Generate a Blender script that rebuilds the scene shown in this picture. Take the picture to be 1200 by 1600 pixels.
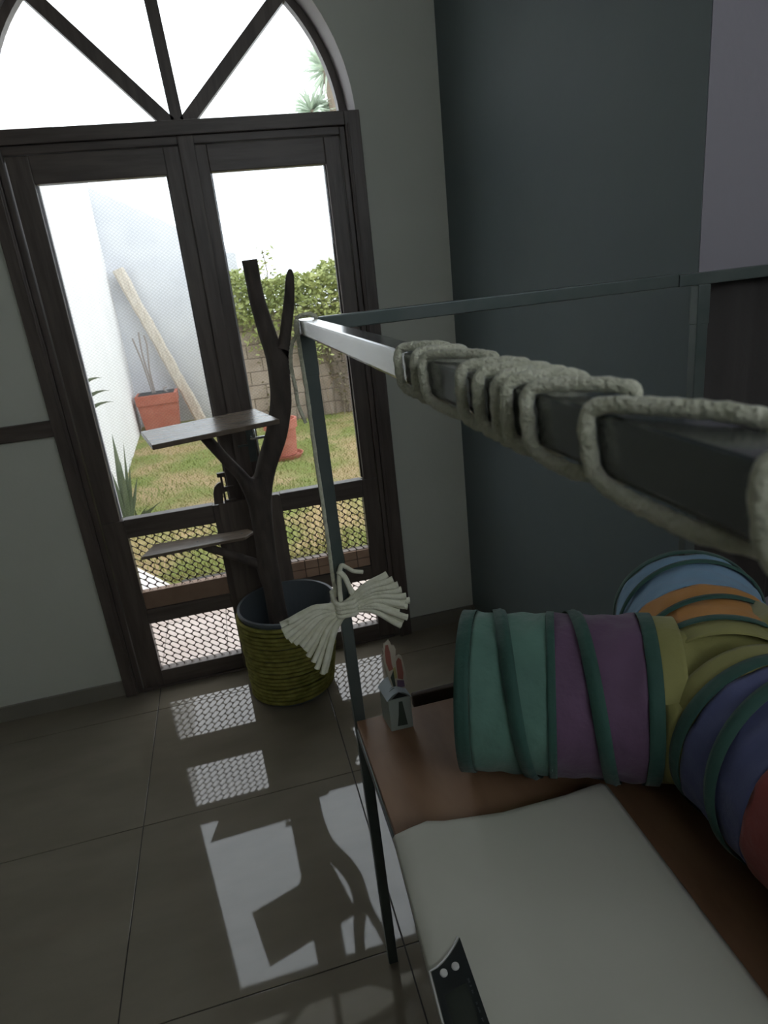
import bpy, bmesh, math, random
from mathutils import Vector, Matrix
from math import sin, cos, pi, radians

for o in list(bpy.data.objects):
    bpy.data.objects.remove(o, do_unlink=True)
S = bpy.context.scene
COL = S.collection
random.seed(7)

# ------------------------------------------------------------------ camera
F_PX = 1025.3086
YAW, PITCH, ROLL = 0.21105431, -0.33922536, -0.10944852
CAM = Vector((0.16734876, -2.56872763, 1.51724645))
fw = Vector((sin(YAW)*cos(PITCH), cos(YAW)*cos(PITCH), sin(PITCH)))
r0 = Vector((cos(YAW), -sin(YAW), 0)); u0 = r0.cross(fw)
ri = r0*cos(ROLL) + u0*sin(ROLL); up = -r0*sin(ROLL) + u0*cos(ROLL)
cd = bpy.data.cameras.new('camera'); cam = bpy.data.objects.new('camera', cd); COL.objects.link(cam)
cd.sensor_fit = 'VERTICAL'; cd.sensor_height = 36.0; cd.sensor_width = 27.0
cd.lens = F_PX/1600*36.0; cd.clip_start = 0.01; cd.clip_end = 200
cam.matrix_world = Matrix(((ri.x, up.x, -fw.x, CAM.x), (ri.y, up.y, -fw.y, CAM.y), (ri.z, up.z, -fw.z, CAM.z), (0, 0, 0, 1)))
cd.dof.use_dof = True; cd.dof.focus_distance = 0.95; cd.dof.aperture_fstop = 14.0
S.camera = cam

# ------------------------------------------------------------------ sky, exposure
w = bpy.data.worlds.new('sky'); S.world = w; w.use_nodes = True
bg = w.node_tree.nodes['Background']
bg.inputs[0].default_value = (0.93, 0.965, 1.0, 1); bg.inputs[1].default_value = 3.2
S.view_settings.view_transform = 'Standard'; S.view_settings.look = 'None'
S.view_settings.exposure = 0.0; S.view_settings.gamma = 1.0; S.view_settings.use_curve_mapping = False

# ------------------------------------------------------------------ materials
def N(nt, t, **k):
    n = nt.nodes.new(t)
    for a, b in k.items(): setattr(n, a, b)
    return n
def mat(name, c, rough=0.6, metal=0.0, spec=0.5, c2=None, scale=8.0, stretch=(1, 1, 1), bump=0.0, bscale=None, detail=4.0, lo=0.35, hi=0.65, sheen=0.0, trans=0.0):
    m = bpy.data.materials.new(name); m.use_nodes = True; nt = m.node_tree
    b = nt.nodes['Principled BSDF']
    b.inputs['Base Color'].default_value = (*c, 1); b.inputs['Roughness'].default_value = rough
    b.inputs['Metallic'].default_value = metal; b.inputs['Specular IOR Level'].default_value = spec
    if sheen: b.inputs['Sheen Weight'].default_value = sheen
    if c2 is not None or bump:
        tc = N(nt, 'ShaderNodeTexCoord'); mp = N(nt, 'ShaderNodeMapping'); mp.inputs['Scale'].default_value = stretch
        nt.links.new(tc.outputs['Object'], mp.inputs[0])
    if c2 is not None:
        no = N(nt, 'ShaderNodeTexNoise'); no.inputs['Scale'].default_value = scale; no.inputs['Detail'].default_value = detail
        nt.links.new(mp.outputs[0], no.inputs['Vector'])
        rp = N(nt, 'ShaderNodeValToRGB'); rp.color_ramp.elements[0].position = lo; rp.color_ramp.elements[1].position = hi
        rp.color_ramp.elements[0].color = (*c, 1); rp.color_ramp.elements[1].color = (*c2, 1)
        nt.links.new(no.outputs['Fac'], rp.inputs[0]); nt.links.new(rp.outputs[0], b.inputs['Base Color'])
    if bump:
        nb = N(nt, 'ShaderNodeTexNoise'); nb.inputs['Scale'].default_value = bscale or scale; nb.inputs['Detail'].default_value = 4
        nt.links.new(mp.outputs[0], nb.inputs['Vector'])
        bp = N(nt, 'ShaderNodeBump'); bp.inputs['Strength'].default_value = bump; bp.inputs['Distance'].default_value = 0.004
        nt.links.new(nb.outputs['Fac'], bp.inputs['Height']); nt.links.new(bp.outputs[0], b.inputs['Normal'])
    return m
def glass_mat(name, tint=(0.93, 0.95, 0.96), f=1.0):
    m = bpy.data.materials.new(name); m.use_nodes = True; nt = m.node_tree
    nt.nodes.remove(nt.nodes['Principled BSDF']); out = nt.nodes['Material Output']
    lw = N(nt, 'ShaderNodeLayerWeight'); lw.inputs[0].default_value = 0.5
    pw = N(nt, 'ShaderNodeMath', operation='POWER'); pw.inputs[1].default_value = 5.0; nt.links.new(lw.outputs['Facing'], pw.inputs[0])
    fr = N(nt, 'ShaderNodeMath', operation='MULTIPLY_ADD'); fr.inputs[1].default_value = 0.92; fr.inputs[2].default_value = 0.05; nt.links.new(pw.outputs[0], fr.inputs[0])
    t = N(nt, 'ShaderNodeBsdfTransparent'); t.inputs[0].default_value = (*tint, 1)
    g = N(nt, 'ShaderNodeBsdfGlossy'); g.inputs['Roughness'].default_value = 0.02
    mx = N(nt, 'ShaderNodeMixShader')
    nt.links.new(fr.outputs[0], mx.inputs[0]); nt.links.new(t.outputs[0], mx.inputs[1]); nt.links.new(g.outputs[0], mx.inputs[2])
    nt.links.new(mx.outputs[0], out.inputs[0]); return m
def screen_mat(name):
    m = bpy.data.materials.new(name); m.use_nodes = True; nt = m.node_tree
    b = nt.nodes['Principled BSDF']; b.inputs['Base Color'].default_value = (0.30, 0.30, 0.31, 1); b.inputs['Roughness'].default_value = 0.5
    tc = N(nt, 'ShaderNodeTexCoord'); fac = None
    for ang in (38, -38):
        mp = N(nt, 'ShaderNodeMapping'); mp.inputs['Rotation'].default_value = (0, radians(ang), 0)
        nt.links.new(tc.outputs['Object'], mp.inputs[0])
        wv = N(nt, 'ShaderNodeTexWave'); wv.bands_direction = 'Z'; wv.inputs['Scale'].default_value = 34.0
        nt.links.new(mp.outputs[0], wv.inputs['Vector'])
        rp = N(nt, 'ShaderNodeMapRange'); rp.inputs[1].default_value = 0.72; rp.inputs[2].default_value = 1.0; rp.inputs[4].default_value = 0.20
        nt.links.new(wv.outputs['Fac'], rp.inputs[0])
        if fac is None: fac = rp.outputs[0]
        else:
            ma = N(nt, 'ShaderNodeMath', operation='MAXIMUM'); nt.links.new(fac, ma.inputs[0]); nt.links.new(rp.outputs[0], ma.inputs[1]); fac = ma.outputs[0]
    nt.links.new(fac, b.inputs['Alpha']); return m

M = {}
M['wall'] = mat('wall_paint', (0.64, 0.65, 0.57), 0.75, c2=(0.67, 0.68, 0.60), scale=3, bump=0.12, bscale=60)
M['teal'] = mat('grey_teal_paint', (0.135, 0.175, 0.19), 0.6, c2=(0.15, 0.19, 0.20), scale=2.5, bump=0.10, bscale=50)
M['return'] = mat('mauve_grey_paint', (0.27, 0.25, 0.285), 0.5, bump=0.25, bscale=45)
M['ceiling'] = mat('ceiling_paint', (0.75, 0.75, 0.74), 0.8)
M['tile'] = mat('polished_floor_tile', (0.245, 0.215, 0.165), 0.035, spec=0.60, c2=(0.285, 0.250, 0.195), scale=3.0, stretch=(1, 2.5, 1))
M['grout'] = mat('floor_grout', (0.05, 0.045, 0.04), 0.7)
M['base'] = mat('baseboard_tile', (0.22, 0.205, 0.17), 0.35, c2=(0.26, 0.24, 0.20), scale=5)
M['wood'] = mat('dark_stained_wood', (0.080, 0.063, 0.055), 0.42, c2=(0.125, 0.099, 0.086), scale=9, stretch=(6, 6, 0.6), bump=0.15, bscale=22)
M['woodh'] = mat('dark_stained_wood_rail', (0.080, 0.063, 0.055), 0.42, c2=(0.125, 0.099, 0.086), scale=9, stretch=(0.6, 6, 6), bump=0.15, bscale=22)
M['woodlight'] = mat('worn_brown_wood', (0.115, 0.092, 0.078), 0.45, c2=(0.165, 0.132, 0.112), scale=9, stretch=(6, 6, 0.6), bump=0.15, bscale=22)
M['tanblock'] = mat('tan_brown_block', (0.44, 0.28, 0.19), 0.6, c2=(0.52, 0.34, 0.24), scale=14)
M['brownblock'] = mat('brown_block', (0.27, 0.17, 0.115), 0.6, c2=(0.33, 0.215, 0.15), scale=14)
M['reveal'] = mat('pale_reveal_plaster', (0.60, 0.58, 0.60), 0.7)
M['meshmetal'] = mat('brown_mesh_metal', (0.13, 0.095, 0.075), 0.5, metal=0.2)
M['glass'] = glass_mat('pane_glass'); M['screen'] = screen_mat('insect_screen')
M['metal'] = mat('grey_green_painted_steel', (0.085, 0.11, 0.105), 0.33, metal=0.35, c2=(0.11, 0.13, 0.125), scale=18)
M['metalbright'] = mat('bare_worn_steel_tube', (0.24, 0.25, 0.25), 0.17, metal=0.75, c2=(0.16, 0.17, 0.17), scale=14, stretch=(1, 0.25, 1))
M['chrome'] = mat('latch_metal', (0.6, 0.6, 0.62), 0.25, metal=0.9)
M['board'] = mat('brown_plywood', (0.205, 0.108, 0.058), 0.5, c2=(0.31, 0.18, 0.105), scale=6, stretch=(2.2, 0.7, 1), bump=0.08)
M['boardedge'] = mat('dark_board_edge', (0.05, 0.03, 0.02), 0.7)
M['yarn'] = mat('greenish_cream_yarn', (0.64, 0.64, 0.48), 0.95, c2=(0.80, 0.79, 0.63), scale=120, bump=0.9, bscale=420, sheen=0.4)
M['cotton'] = mat('cream_cotton_cord', (0.70, 0.69, 0.53), 0.9, c2=(0.80, 0.79, 0.65), scale=60, bump=0.5, bscale=220)
M['trunk'] = mat('dark_bare_branch', (0.062, 0.050, 0.044), 0.8, c2=(0.11, 0.088, 0.075), scale=16, stretch=(2, 2, 0.5), bump=0.6, bscale=30)
M['cutend'] = mat('sawn_branch_end', (0.14, 0.105, 0.085), 0.8)
M['platform'] = mat('dark_varnished_board', (0.16, 0.122, 0.095), 0.27, spec=0.60, c2=(0.23, 0.18, 0.14), scale=11, stretch=(0.8, 7, 1))
M['bucket'] = mat('grey_plastic_bucket', (0.13, 0.15, 0.165), 0.5)
M['bucketrope'] = mat('olive_yellow_rope', (0.195, 0.185, 0.035), 0.85, c2=(0.36, 0.335, 0.08), scale=30, bump=0.5, bscale=60)
M['soil'] = mat('plaster_fill', (0.05, 0.05, 0.05), 0.9)
def fab(n, c): return mat(n, c, 0.75, c2=tuple(min(1, v*1.25) for v in c), scale=10, bump=1.0, bscale=30, sheen=0.15)
M['f_teal'] = fab('teal_nylon', (0.10, 0.205, 0.165)); M['f_purple'] = fab('purple_nylon', (0.115, 0.062, 0.115))
M['f_dark'] = fab('dark_green_binding', (0.022, 0.075, 0.058)); M['f_blue'] = fab('blue_nylon', (0.17, 0.29, 0.42))
M['f_orange'] = fab('orange_nylon', (0.45, 0.20, 0.045)); M['f_olive'] = fab('olive_nylon', (0.27, 0.255, 0.085))
M['f_navy'] = fab('navy_nylon', (0.075, 0.085, 0.19)); M['f_red'] = fab('red_nylon', (0.24, 0.045, 0.042))
M['scale'] = mat('warm_white_plastic', (0.56, 0.55, 0.47), 0.42, c2=(0.60, 0.59, 0.51), scale=4)
M['black'] = mat('black_panel', (0.012, 0.016, 0.016), 0.3); M['lcd'] = mat('lcd_window', (0.035, 0.042, 0.034), 0.12)
M['button'] = mat('white_button', (0.66, 0.65, 0.62), 0.4); M['mark'] = mat('printed_mark', (0.10, 0.11, 0.115), 0.6)
M['carton'] = mat('pale_green_card', (0.36, 0.40, 0.36), 0.7); M['cartontop'] = mat('lavender_card', (0.50, 0.56, 0.60), 0.7)
M['print'] = mat('dark_green_print', (0.045, 0.06, 0.045), 0.7); M['cream'] = mat('cream_card_edge', (0.50, 0.45, 0.36), 0.8)
M['redprint'] = mat('brick_red_print', (0.33, 0.12, 0.09), 0.7); M['yellowprint'] = mat('yellow_print', (0.42, 0.38, 0.16), 0.7)
M['sheet_dark'] = mat('dark_brown_sheet', (0.045, 0.040, 0.038), 0.9, bump=0.3, bscale=120)
M['stucco'] = mat('white_stucco', (0.80, 0.79, 0.79), 0.9, c2=(0.86, 0.85, 0.85), scale=3, bump=0.6, bscale=26)
M['stucco_shaded'] = mat('shaded_white_stucco', (0.66, 0.67, 0.71), 0.9, c2=(0.73, 0.74, 0.77), scale=3, bump=0.5, bscale=26)  # white stucco of the rear wall, its bluish shade put into the colour
M['patio'] = mat('pale_patio_tile', (0.55, 0.46, 0.41), 0.35, c2=(0.66, 0.57, 0.52), scale=5)
M['concrete'] = mat('pale_concrete', (0.70, 0.67, 0.66), 0.8, c2=(0.80, 0.77, 0.76), scale=8)
M['terracotta'] = mat('terracotta', (0.40, 0.125, 0.085), 0.8, c2=(0.46, 0.165, 0.115), scale=9)
M['curb'] = mat('brown_curb_tile', (0.27, 0.16, 0.10), 0.6, c2=(0.33, 0.20, 0.13), scale=9)
M['block'] = mat('weathered_block', (0.30, 0.235, 0.18), 0.9, c2=(0.38, 0.31, 0.25), scale=6, bump=0.6)
M['leaf'] = mat('hedge_leaf', (0.24, 0.29, 0.085), 0.55, c2=(0.46, 0.49, 0.18), scale=3)
M['vine'] = mat('dry_vine', (0.17, 0.15, 0.08), 0.8, c2=(0.24, 0.20, 0.12), scale=4)
M['yucca'] = mat('yucca_leaf', (0.50, 0.58, 0.47), 0.6); M['agave'] = mat('agave_leaf', (0.12, 0.15, 0.085), 0.5, c2=(0.17, 0.20, 0.12), scale=7)
M['bark'] = mat('bark', (0.20, 0.16, 0.12), 0.9); M['pole'] = mat('pale_rough_timber', (0.56, 0.49, 0.41), 0.85, c2=(0.70, 0.64, 0.56), scale=14, stretch=(4, 4, 0.6), bump=0.6)
M['twig'] = mat('grey_twig', (0.34, 0.30, 0.28), 0.9)
M['blade'] = mat('grass_blade', (0.20, 0.25, 0.055), 0.7, c2=(0.37, 0.32, 0.13), scale=1.6, lo=0.4, hi=0.6)
def ground_mat():
    m = mat('patchy_lawn', (0.17, 0.20, 0.045), 0.95, c2=(0.34, 0.25, 0.125), scale=2.2, bump=0.8, bscale=60, lo=0.42, hi=0.6)
    return m
M['lawn'] = ground_mat()

# ------------------------------------------------------------------ helpers
def root(name, label=None, cat=None, loc=(0, 0, 0), group=None, kind=None):
    o = bpy.data.objects.new(name, None); o.empty_display_size = 0.05; o.location = loc; COL.objects.link(o)
    if label: o['label'] = label
    if cat: o['category'] = cat
    if group: o['group'] = group
    if kind: o['kind'] = kind
    return o
def link(name, bm, m, parent=None, smooth=False, label=None, cat=None, kind=None, group=None):
    me = bpy.data.meshes.new(name)
    if isinstance(bm, tuple): me.from_pydata(bm[0], [], bm[1]); me.validate()
    else: bm.normal_update(); bm.to_mesh(me); bm.free()
    me.materials.append(m)
    if smooth:
        for p in me.polygons: p.use_smooth = True
    o = bpy.data.objects.new(name, me); COL.objects.link(o)
    if parent is not None:
        o.parent = parent; o.matrix_parent_inverse = Matrix.Translation(-wloc(parent))
    for k, v in (('label', label), ('category', cat), ('kind', kind), ('group', group)):
        if v: o[k] = v
    return o
def wloc(o):
    l = Vector((0, 0, 0)) if o.type != 'EMPTY' else Vector(o.location)
    return l
def bx(x0, x1, y0, y1, z0, z1, bev=0.0, bm=None):
    b = bm or bmesh.new(); n = bmesh.new()
    g = bmesh.ops.create_cube(n, size=1.0)
    for v in n.verts:
        v.co = Vector(((x0+x1)/2+v.co.x*(x1-x0), (y0+y1)/2+v.co.y*(y1-y0), (z0+z1)/2+v.co.z*(z1-z0)))
    if bev: bmesh.ops.bevel(n, geom=list(n.edges), offset=bev, segments=2, affect='EDGES', profile=0.6)
    me = bpy.data.meshes.new('t'); n.to_mesh(me); n.free(); b.from_mesh(me); bpy.data.meshes.remove(me)
    return b
def prism(pts, ax, a0, a1, bm=None):
    """polygon pts in the plane across axis ax ('x','y','z'), extruded from a0 to a1"""
    b = bm or bmesh.new()
    def P(p, a): return {'x': (a, p[0], p[1]), 'y': (p[0], a, p[1]), 'z': (p[0], p[1], a)}[ax]
    A = [b.verts.new(P(p, a0)) for p in pts]; B = [b.verts.new(P(p, a1)) for p in pts]; n = len(pts)
    b.faces.new(A); b.faces.new(B[::-1])
    for i in range(n): b.faces.new((A[i], B[i], B[(i+1) % n], A[(i+1) % n]))
    bmesh.ops.recalc_face_normals(b, faces=b.faces); return b
def catmull(pts, n=8, closed=False):
    P = [Vector(p) for p in pts]; out = []
    for i in range(len(P)-1):
        p0 = P[max(i-1, 0)]; p1 = P[i]; p2 = P[i+1]; p3 = P[min(i+2, len(P)-1)]
        for k in range(n):
            t = k/n
            out.append(0.5*((2*p1)+(p2-p0)*t+(2*p0-5*p1+4*p2-p3)*t*t+(3*p1-p0-3*p2+p3)*t**3))
    out.append(P[-1]); return out
def tube(path, rad, seg=8, bm=None, cap=True, flat=1.0, lobes=0, twist=0.0, lobe_amp=0.0):
    b = bm or bmesh.new(); P = [Vector(p) for p in path]; n = len(P); rings = []; up_ = None; acc = 0
    for i in range(n):
        t = (P[min(i+1, n-1)]-P[max(i-1, 0)])
        t = t.normalized() if t.length > 1e-9 else Vector((0, 0, 1))
        if up_ is None: up_ = t.orthogonal().normalized()
        up_ = (up_-t*up_.dot(t)).normalized(); s = t.cross(up_)
        if i: acc += (P[i]-P[i-1]).length
        r = rad(i/(n-1)) if callable(rad) else rad
        ring = []
        for k in range(seg):
            a = 2*pi*k/seg; rr = r
            if lobes: rr = r*(1+lobe_amp*cos(lobes*a+acc*twist))
            ring.append(b.verts.new(P[i]+up_*(cos(a)*rr)+s*(sin(a)*rr*flat)))
        rings.append(ring)
    for i in range(n-1):
        for k in range(seg):
            b.faces.new((rings[i][k], rings[i][(k+1) % seg], rings[i+1][(k+1) % seg], rings[i+1][k]))
    if cap: b.faces.new(rings[0][::-1]); b.faces.new(rings[-1])
    return b
def lathe(prof, c, seg=48, bm=None, a0=0, a1=2*pi):
    b = bm or bmesh.new(); rings = []
    for r, z, dx in prof:
        rings.append([b.verts.new((c[0]+dx+r*cos(2*pi*k/seg), c[1]+r*sin(2*pi*k/seg), z)) for k in range(seg)])
    for i in range(len(rings)-1):
        for k in range(seg): b.faces.new((rings[i][k], rings[i][(k+1) % seg], rings[i+1][(k+1) % seg], rings[i+1][k]))
    return b

# ================================================================== ROOM SHELL
XR_W, YE = 1.088, -1.405          # right wall plane and the edge where it ends
XL, YB, ZC = -2.4, -4.2, 3.15     # left wall, back wall, ceiling
DX0, DX1, DXC, ARZ, ARR = -0.455, 0.773, 0.16, 2.06, 0.613
# far wall with the arched opening
bm = bmesh.new()
bx(XL, DX0, 0, 0.17, 0, ZC, bm=bm); bx(DX1, XR_W, 0, 0.17, 0, ZC, bm=bm)
na = 48; arc = [(DXC+ARR*cos(pi*(1-k/na)), ARZ+ARR*sin(pi*(1-k/na))) for k in range(na+1)]
arc[0] = (DX0, ARZ); arc[-1] = (DX1, ARZ)
for y, fl in ((0, 0), (0.17, 1)):
    lo = [bm.verts.new((x, y, z)) for x, z in arc]; hi = [bm.verts.new((x, y, ZC)) for x, z in arc]
    for k in range(na):
        f = (lo[k], lo[k+1], hi[k+1], hi[k]); bm.faces.new(f if not fl else f[::-1])
link('wall_far', bm, M['wall'], kind='structure')
bm = bmesh.new()   # plaster reveal inside the arch
A = [bm.verts.new((x, 0.001, z)) for x, z in arc]; B = [bm.verts.new((x, 0.169, z)) for x, z in arc]
for k in range(na): bm.faces.new((A[k], B[k], B[k+1], A[k+1]))
link('trim_3', bm, M['reveal'], kind='structure', smooth=True)
# right wall (ends at an edge), the return behind the shelf, and the closed rest of the room
link('wall_right', bx(XR_W, XR_W+0.14, YE+0.002, 0.17, 0, ZC), M['teal'], kind='structure')
link('wall_return', bx(XR_W+0.001, 3.4, YE, YE+0.13, 0, ZC), M['return'], kind='structure')
link('wall_left', bx(XL-0.12, XL, YB, 0.17, 0, ZC), M['wall'], kind='structure')
link('wall_side', bx(3.4, 3.52, YB, YE, 0, ZC), M['wall'], kind='structure')
WX0, WX1, WZ0, WZ1 = 0.0, 2.7, 1.85, 2.95      # unseen rear window added as fill light, behind the camera
bm = bx(XL, WX0, YB-0.12, YB, 0, ZC); bx(WX1, 3.4, YB-0.12, YB, 0, ZC, bm=bm)
bx(WX0, WX1, YB-0.12, YB, 0, WZ0, bm=bm); bx(WX0, WX1, YB-0.12, YB, WZ1, ZC, bm=bm)
link('wall_back', bm, M['wall'], kind='structure')
wr = root('fill_window', kind='structure', loc=(1.35, YB, WZ0))
bm = bx(WX0, WX0+0.05, YB-0.08, YB-0.03, WZ0, WZ1); bx(WX1-0.05, WX1, YB-0.08, YB-0.03, WZ0, WZ1, bm=bm)
bx(WX0+0.05, WX1-0.05, YB-0.08, YB-0.03, WZ0, WZ0+0.05, bm=bm); bx(WX0+0.05, WX1-0.05, YB-0.08, YB-0.03, WZ1-0.05, WZ1, bm=bm)
bx(1.33, 1.37, YB-0.08, YB-0.03, WZ0+0.05, WZ1-0.05, bm=bm)
link('window_frame', bm, M['wood'], wr)
link('pane', bx(WX0+0.05, WX1-0.05, YB-0.058, YB-0.054, WZ0+0.05, WZ1-0.05), M['glass'], wr)
link('ceiling', bx(XL-0.12, 3.52, YB-0.12, 0.17, ZC, ZC+0.1), M['ceiling'], kind='structure')
# floor: recessed grout bed with polished tiles laid proud of it
fl = root('floor', kind='structure')
link('grout_bed', bx(XL, 3.4, YB, 0.0, -0.05, -0.0025), M['grout'], fl)
xs = [-0.323+0.667*k for k in range(-4, 7)]; ys = [0.0, -0.175]+[-0.80-0.632*k for k in range(0, 8)]
tm = {}; G = 0.0016
for i in range(len(xs)-1):
    for j in range(len(ys)-1):
        x0, x1, y1, y0 = max(xs[i], XL)+G, min(xs[i+1], 3.4)-G, ys[j]-G, max(ys[j+1], YB)+G
        if x1-x0 < 0.02 or y1-y0 < 0.02: continue
        if x0 > XR_W-0.02 and y0 > YE: continue
        link('tile', bx(x0, x1, y0, y1, -0.012, 0.0, bev=0.0007), M['tile'], fl)
# baseboards and the wooden rail left of the door
link('baseboard_left', bx(XL, DX0, -0.012, 0, 0, 0.066, bev=0.002), M['base'], kind='structure')
link('baseboard_far', bx(DX1, XR_W-0.0, -0.012, 0, 0, 0.066, bev=0.002), M['base'], kind='structure')
link('baseboard_right', bx(XR_W-0.012, XR_W, YE, -0.0125, 0, 0.066, bev=0.002), M['base'], kind='structure')
link('trim_2', bx(XL, DX0, -0.022, 0, 1.108, 1.165, bev=0.003), M['woodh'], kind='structure')

# ================================================================== DOOR CASING (trim_1)
tr = root('trim_1', kind='structure', loc=(DXC, 0, 0))
def cas(x0, x1, z0, z1, y0, y1, nm, m): return link(nm, bx(x0, x1, y0, y1, z0, z1, bev=0.003), m, tr)
cas(DX0-0.006, -0.412, 0, 2.078, -0.030, 0.09, 'jamb', M['wood']); cas(0.724, DX1+0.006, 0, 2.078, -0.030, 0.09, 'jamb', M['wood'])
cas(-0.412, 0.724, 2.034, 2.078, -0.030, 0.09, 'head', M['woodh'])
cas(-0.412, -0.392, 0, 2.034, -0.016, 0.09, 'jamb_stop', M['wood']); cas(0.704, 0.724, 0, 2.034, -0.016, 0.09, 'jamb_stop', M['wood'])
cas(-0.392, 0.704, 2.008, 2.034, -0.016, 0.09, 'head_stop', M['woodh'])
cas(-0.426, -0.418, 0.0, 2.04, -0.034, -0.028, 'bead', M['wood']); cas(0.730, 0.738, 0.0, 2.04, -0.034, -0.028, 'bead', M['wood'])
cas(-0.392, 0.704, 0.0, 0.010, -0.020, 0.09, 'threshold', M['woodh'])

# ================================================================== DOOR LEAVES
def mesh_panel(x0, x1, z0, z1, parent, y=0.006):
    ax, bz = 0.0315, 0.0278
    lat = [(i*ax, -j*bz) for i in (-1, 0, 1) for j in (-1, 0, 1) if (i, j) != (0, 0)]
    hexa = [(-4, 4)]
    # Voronoi cell of the lattice squeezed along the anti-diagonal so holes lean like bricks
    d = Vector((ax, -bz)).normalized(); q = Vector((-d.y, d.x))
    L = Vector((ax, -bz)).length; H = ax*bz/L                       # repeat along the row, row spacing
    sh = Vector((ax, 0)).dot(d)
    cell = [(-L/2+0.001, H/2), (sh-L/2, H/2), (L/2, H/2), (L/2, -H/2), (L/2-sh, -H/2), (-L/2, -H/2)]
    hl, hw, rr = L/2-0.0015, H/2-0.0013, 0.0072
    hole = []
    for cx_, cy_, a in ((hl-rr, hw-rr, 0), (-hl+rr, hw-rr, 90), (-hl+rr, -hw+rr, 180), (hl-rr, -hw+rr, 270)):
        for k in (0, 45, 90): hole.append((cx_+rr*cos(radians(a+k)), cy_+rr*sin(radians(a+k))))
    outer = []
    for p in hole:
        s = 1.0
        outer.append((max(-L/2, min(L/2, p[0]*(L/2)/hl)), max(-H/2, min(H/2, p[1]*(H/2)/hw))))
    # square the outer ring so neighbours touch
    outer = [((L/2 if p[0] > 0 else -L/2) if i % 3 != (0 if (i//3) % 2 else 2) or True else p[0], (H/2 if p[1] > 0 else -H/2)) for i, p in enumerate(hole)]
    ring = []
    for i, p in enumerate(hole):
        c = i//3; k = i % 3; sx = 1 if c in (0, 3) else -1; sy = 1 if c in (0, 1) else -1
        if k == 1: ring.append((sx*L/2, sy*H/2))
        elif (k == 0) == (c in (0, 2)): ring.append((sx*L/2, p[1]))
        else: ring.append((p[0], sy*H/2))
    V = []; Fc = []
    nx = int((x1-x0)/ax)+3; nz = int((z1-z0)/bz)+3
    for i in range(-1, nx):
        for j in range(-1, nz):
            c = Vector((x0+i*ax+0.012, z0+j*bz+0.012))
            if not (x0-0.004 < c.x < x1+0.004 and z0-0.004 < c.y < z1+0.004): continue
            b0 = len(V)
            for yy in (y, y+0.0022):
                for src in (ring, hole):
                    for p in src:
                        w2 = c+d*p[0]+q*p[1]; V.append((w2.x, yy, w2.y))
            n = 12
            for k in range(n):
                k2 = (k+1) % n
                Fc.append((b0+k, b0+k2, b0+n+k2, b0+n+k)); Fc.append((b0+2*n+k, b0+3*n+k, b0+3*n+k2, b0+2*n+k2))
                Fc.append((b0+n+k, b0+n+k2, b0+3*n+k2, b0+3*n+k))
    return link('mesh_panel', (V, Fc), M['meshmetal'], parent)
def leaf(nm, x0, x1, g0, g1, m0, m1, lab):
    d = root(nm, kind='structure', loc=((x0+x1)/2, 0, 0.01)); d['label'] = lab
    ya, yb = -0.010, 0.030
    link('stile', bx(x0, g0, ya, yb, 0.75, 2.006, bev=0.003), M['wood'], d); link('stile', bx(g1, x1, ya, yb, 0.75, 2.006, bev=0.003), M['wood'], d)
    link('stile', bx(x0, m0, ya-0.004, yb, 0.012, 0.75, bev=0.003), M['wood'], d); link('stile', bx(m1, x1, ya-0.004, yb, 0.012, 0.75, bev=0.003), M['wood'], d)
    link('top_rail', bx(g0, g1, ya, yb, 1.921, 2.006, bev=0.003), M['woodh'], d)
    link('lock_rail', bx(m0, m1, ya-0.004, yb, 0.676, 0.752, bev=0.003), M['woodh'], d)
    link('middle_rail', bx(m0, m1, ya-0.003, yb, 0.300, 0.362, bev=0.003), M['woodh'], d)
    link('bottom_rail', bx(m0, m1, ya-0.004, yb, 0.012, 0.080, bev=0.003), M['woodh'], d)
    if x0 > 0.1:      # two courses of small brown blocks set in the rail
        n = 6; bw = (m1-m0)/n
        link('block_backing', bx(m0, m1, 0.004, yb, 0.362, 0.442), M['meshmetal'], d)
        for r_ in range(2):
            for k in range(n): link('block', bx(m0+k*bw+0.0015, m0+(k+1)*bw-0.0015, ya+0.006, 0.006, 0.3635+r_*0.0395, 0.400+r_*0.0395, bev=0.001), M['tanblock'], d)
    else:
        link('rail_board', bx(m0, m1, ya+0.006, yb, 0.362, 0.437, bev=0.002), M['brownblock'], d)
    link('pane', bx(g0-0.006, g1+0.006, 0.010, 0.014, 0.745, 1.927), M['glass'], d)
    link('insect_screen', ([(g0-0.004, 0.022, 0.745), (g1+0.004, 0.022, 0.745), (g1+0.004, 0.022, 1.926), (g0-0.004, 0.022, 1.926)], [(0, 1, 2, 3)]), M['screen'], d)
    # pale putty bead around the pane
    for a, b in ((g0, g0+0.006), (g1-0.006, g1)): link('glazing_bead', bx(a, b, 0.014, 0.030, 0.755, 1.92), M['reveal'] if a == g0 else M['wood'], d)
    mesh_panel(m0, m1, 0.438, 0.680, d); mesh_panel(m0, m1, 0.078, 0.302, d)
    return d
dl = leaf('door_1', -0.388, 0.160, -0.318, 0.101, -0.305, 0.030, 'left dark wooden door leaf with glass above and mesh below')
dr = leaf('door_2', 0.163, 0.702, 0.243, 0.646, 0.297, 0.634, 'right dark wooden door leaf with glass above and mesh below')
link('astragal', bx(0.152, 0.206, -0.026, -0.0105, 0.75, 2.033, bev=0.004), M['wood'], dr)
bm = bmesh.new(); pts = [(0.055, 0.02), (0.297, 0.02)]+[(0.282+0.015*cos(radians(a)), 0.741+0.015*sin(radians(a))) for a in range(0, 91, 15)]+[(0.055, 0.756)]
prism(pts, 'y', -0.030, -0.0145, bm); link('lock_panel', bm, M['woodlight'], dr)
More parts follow.
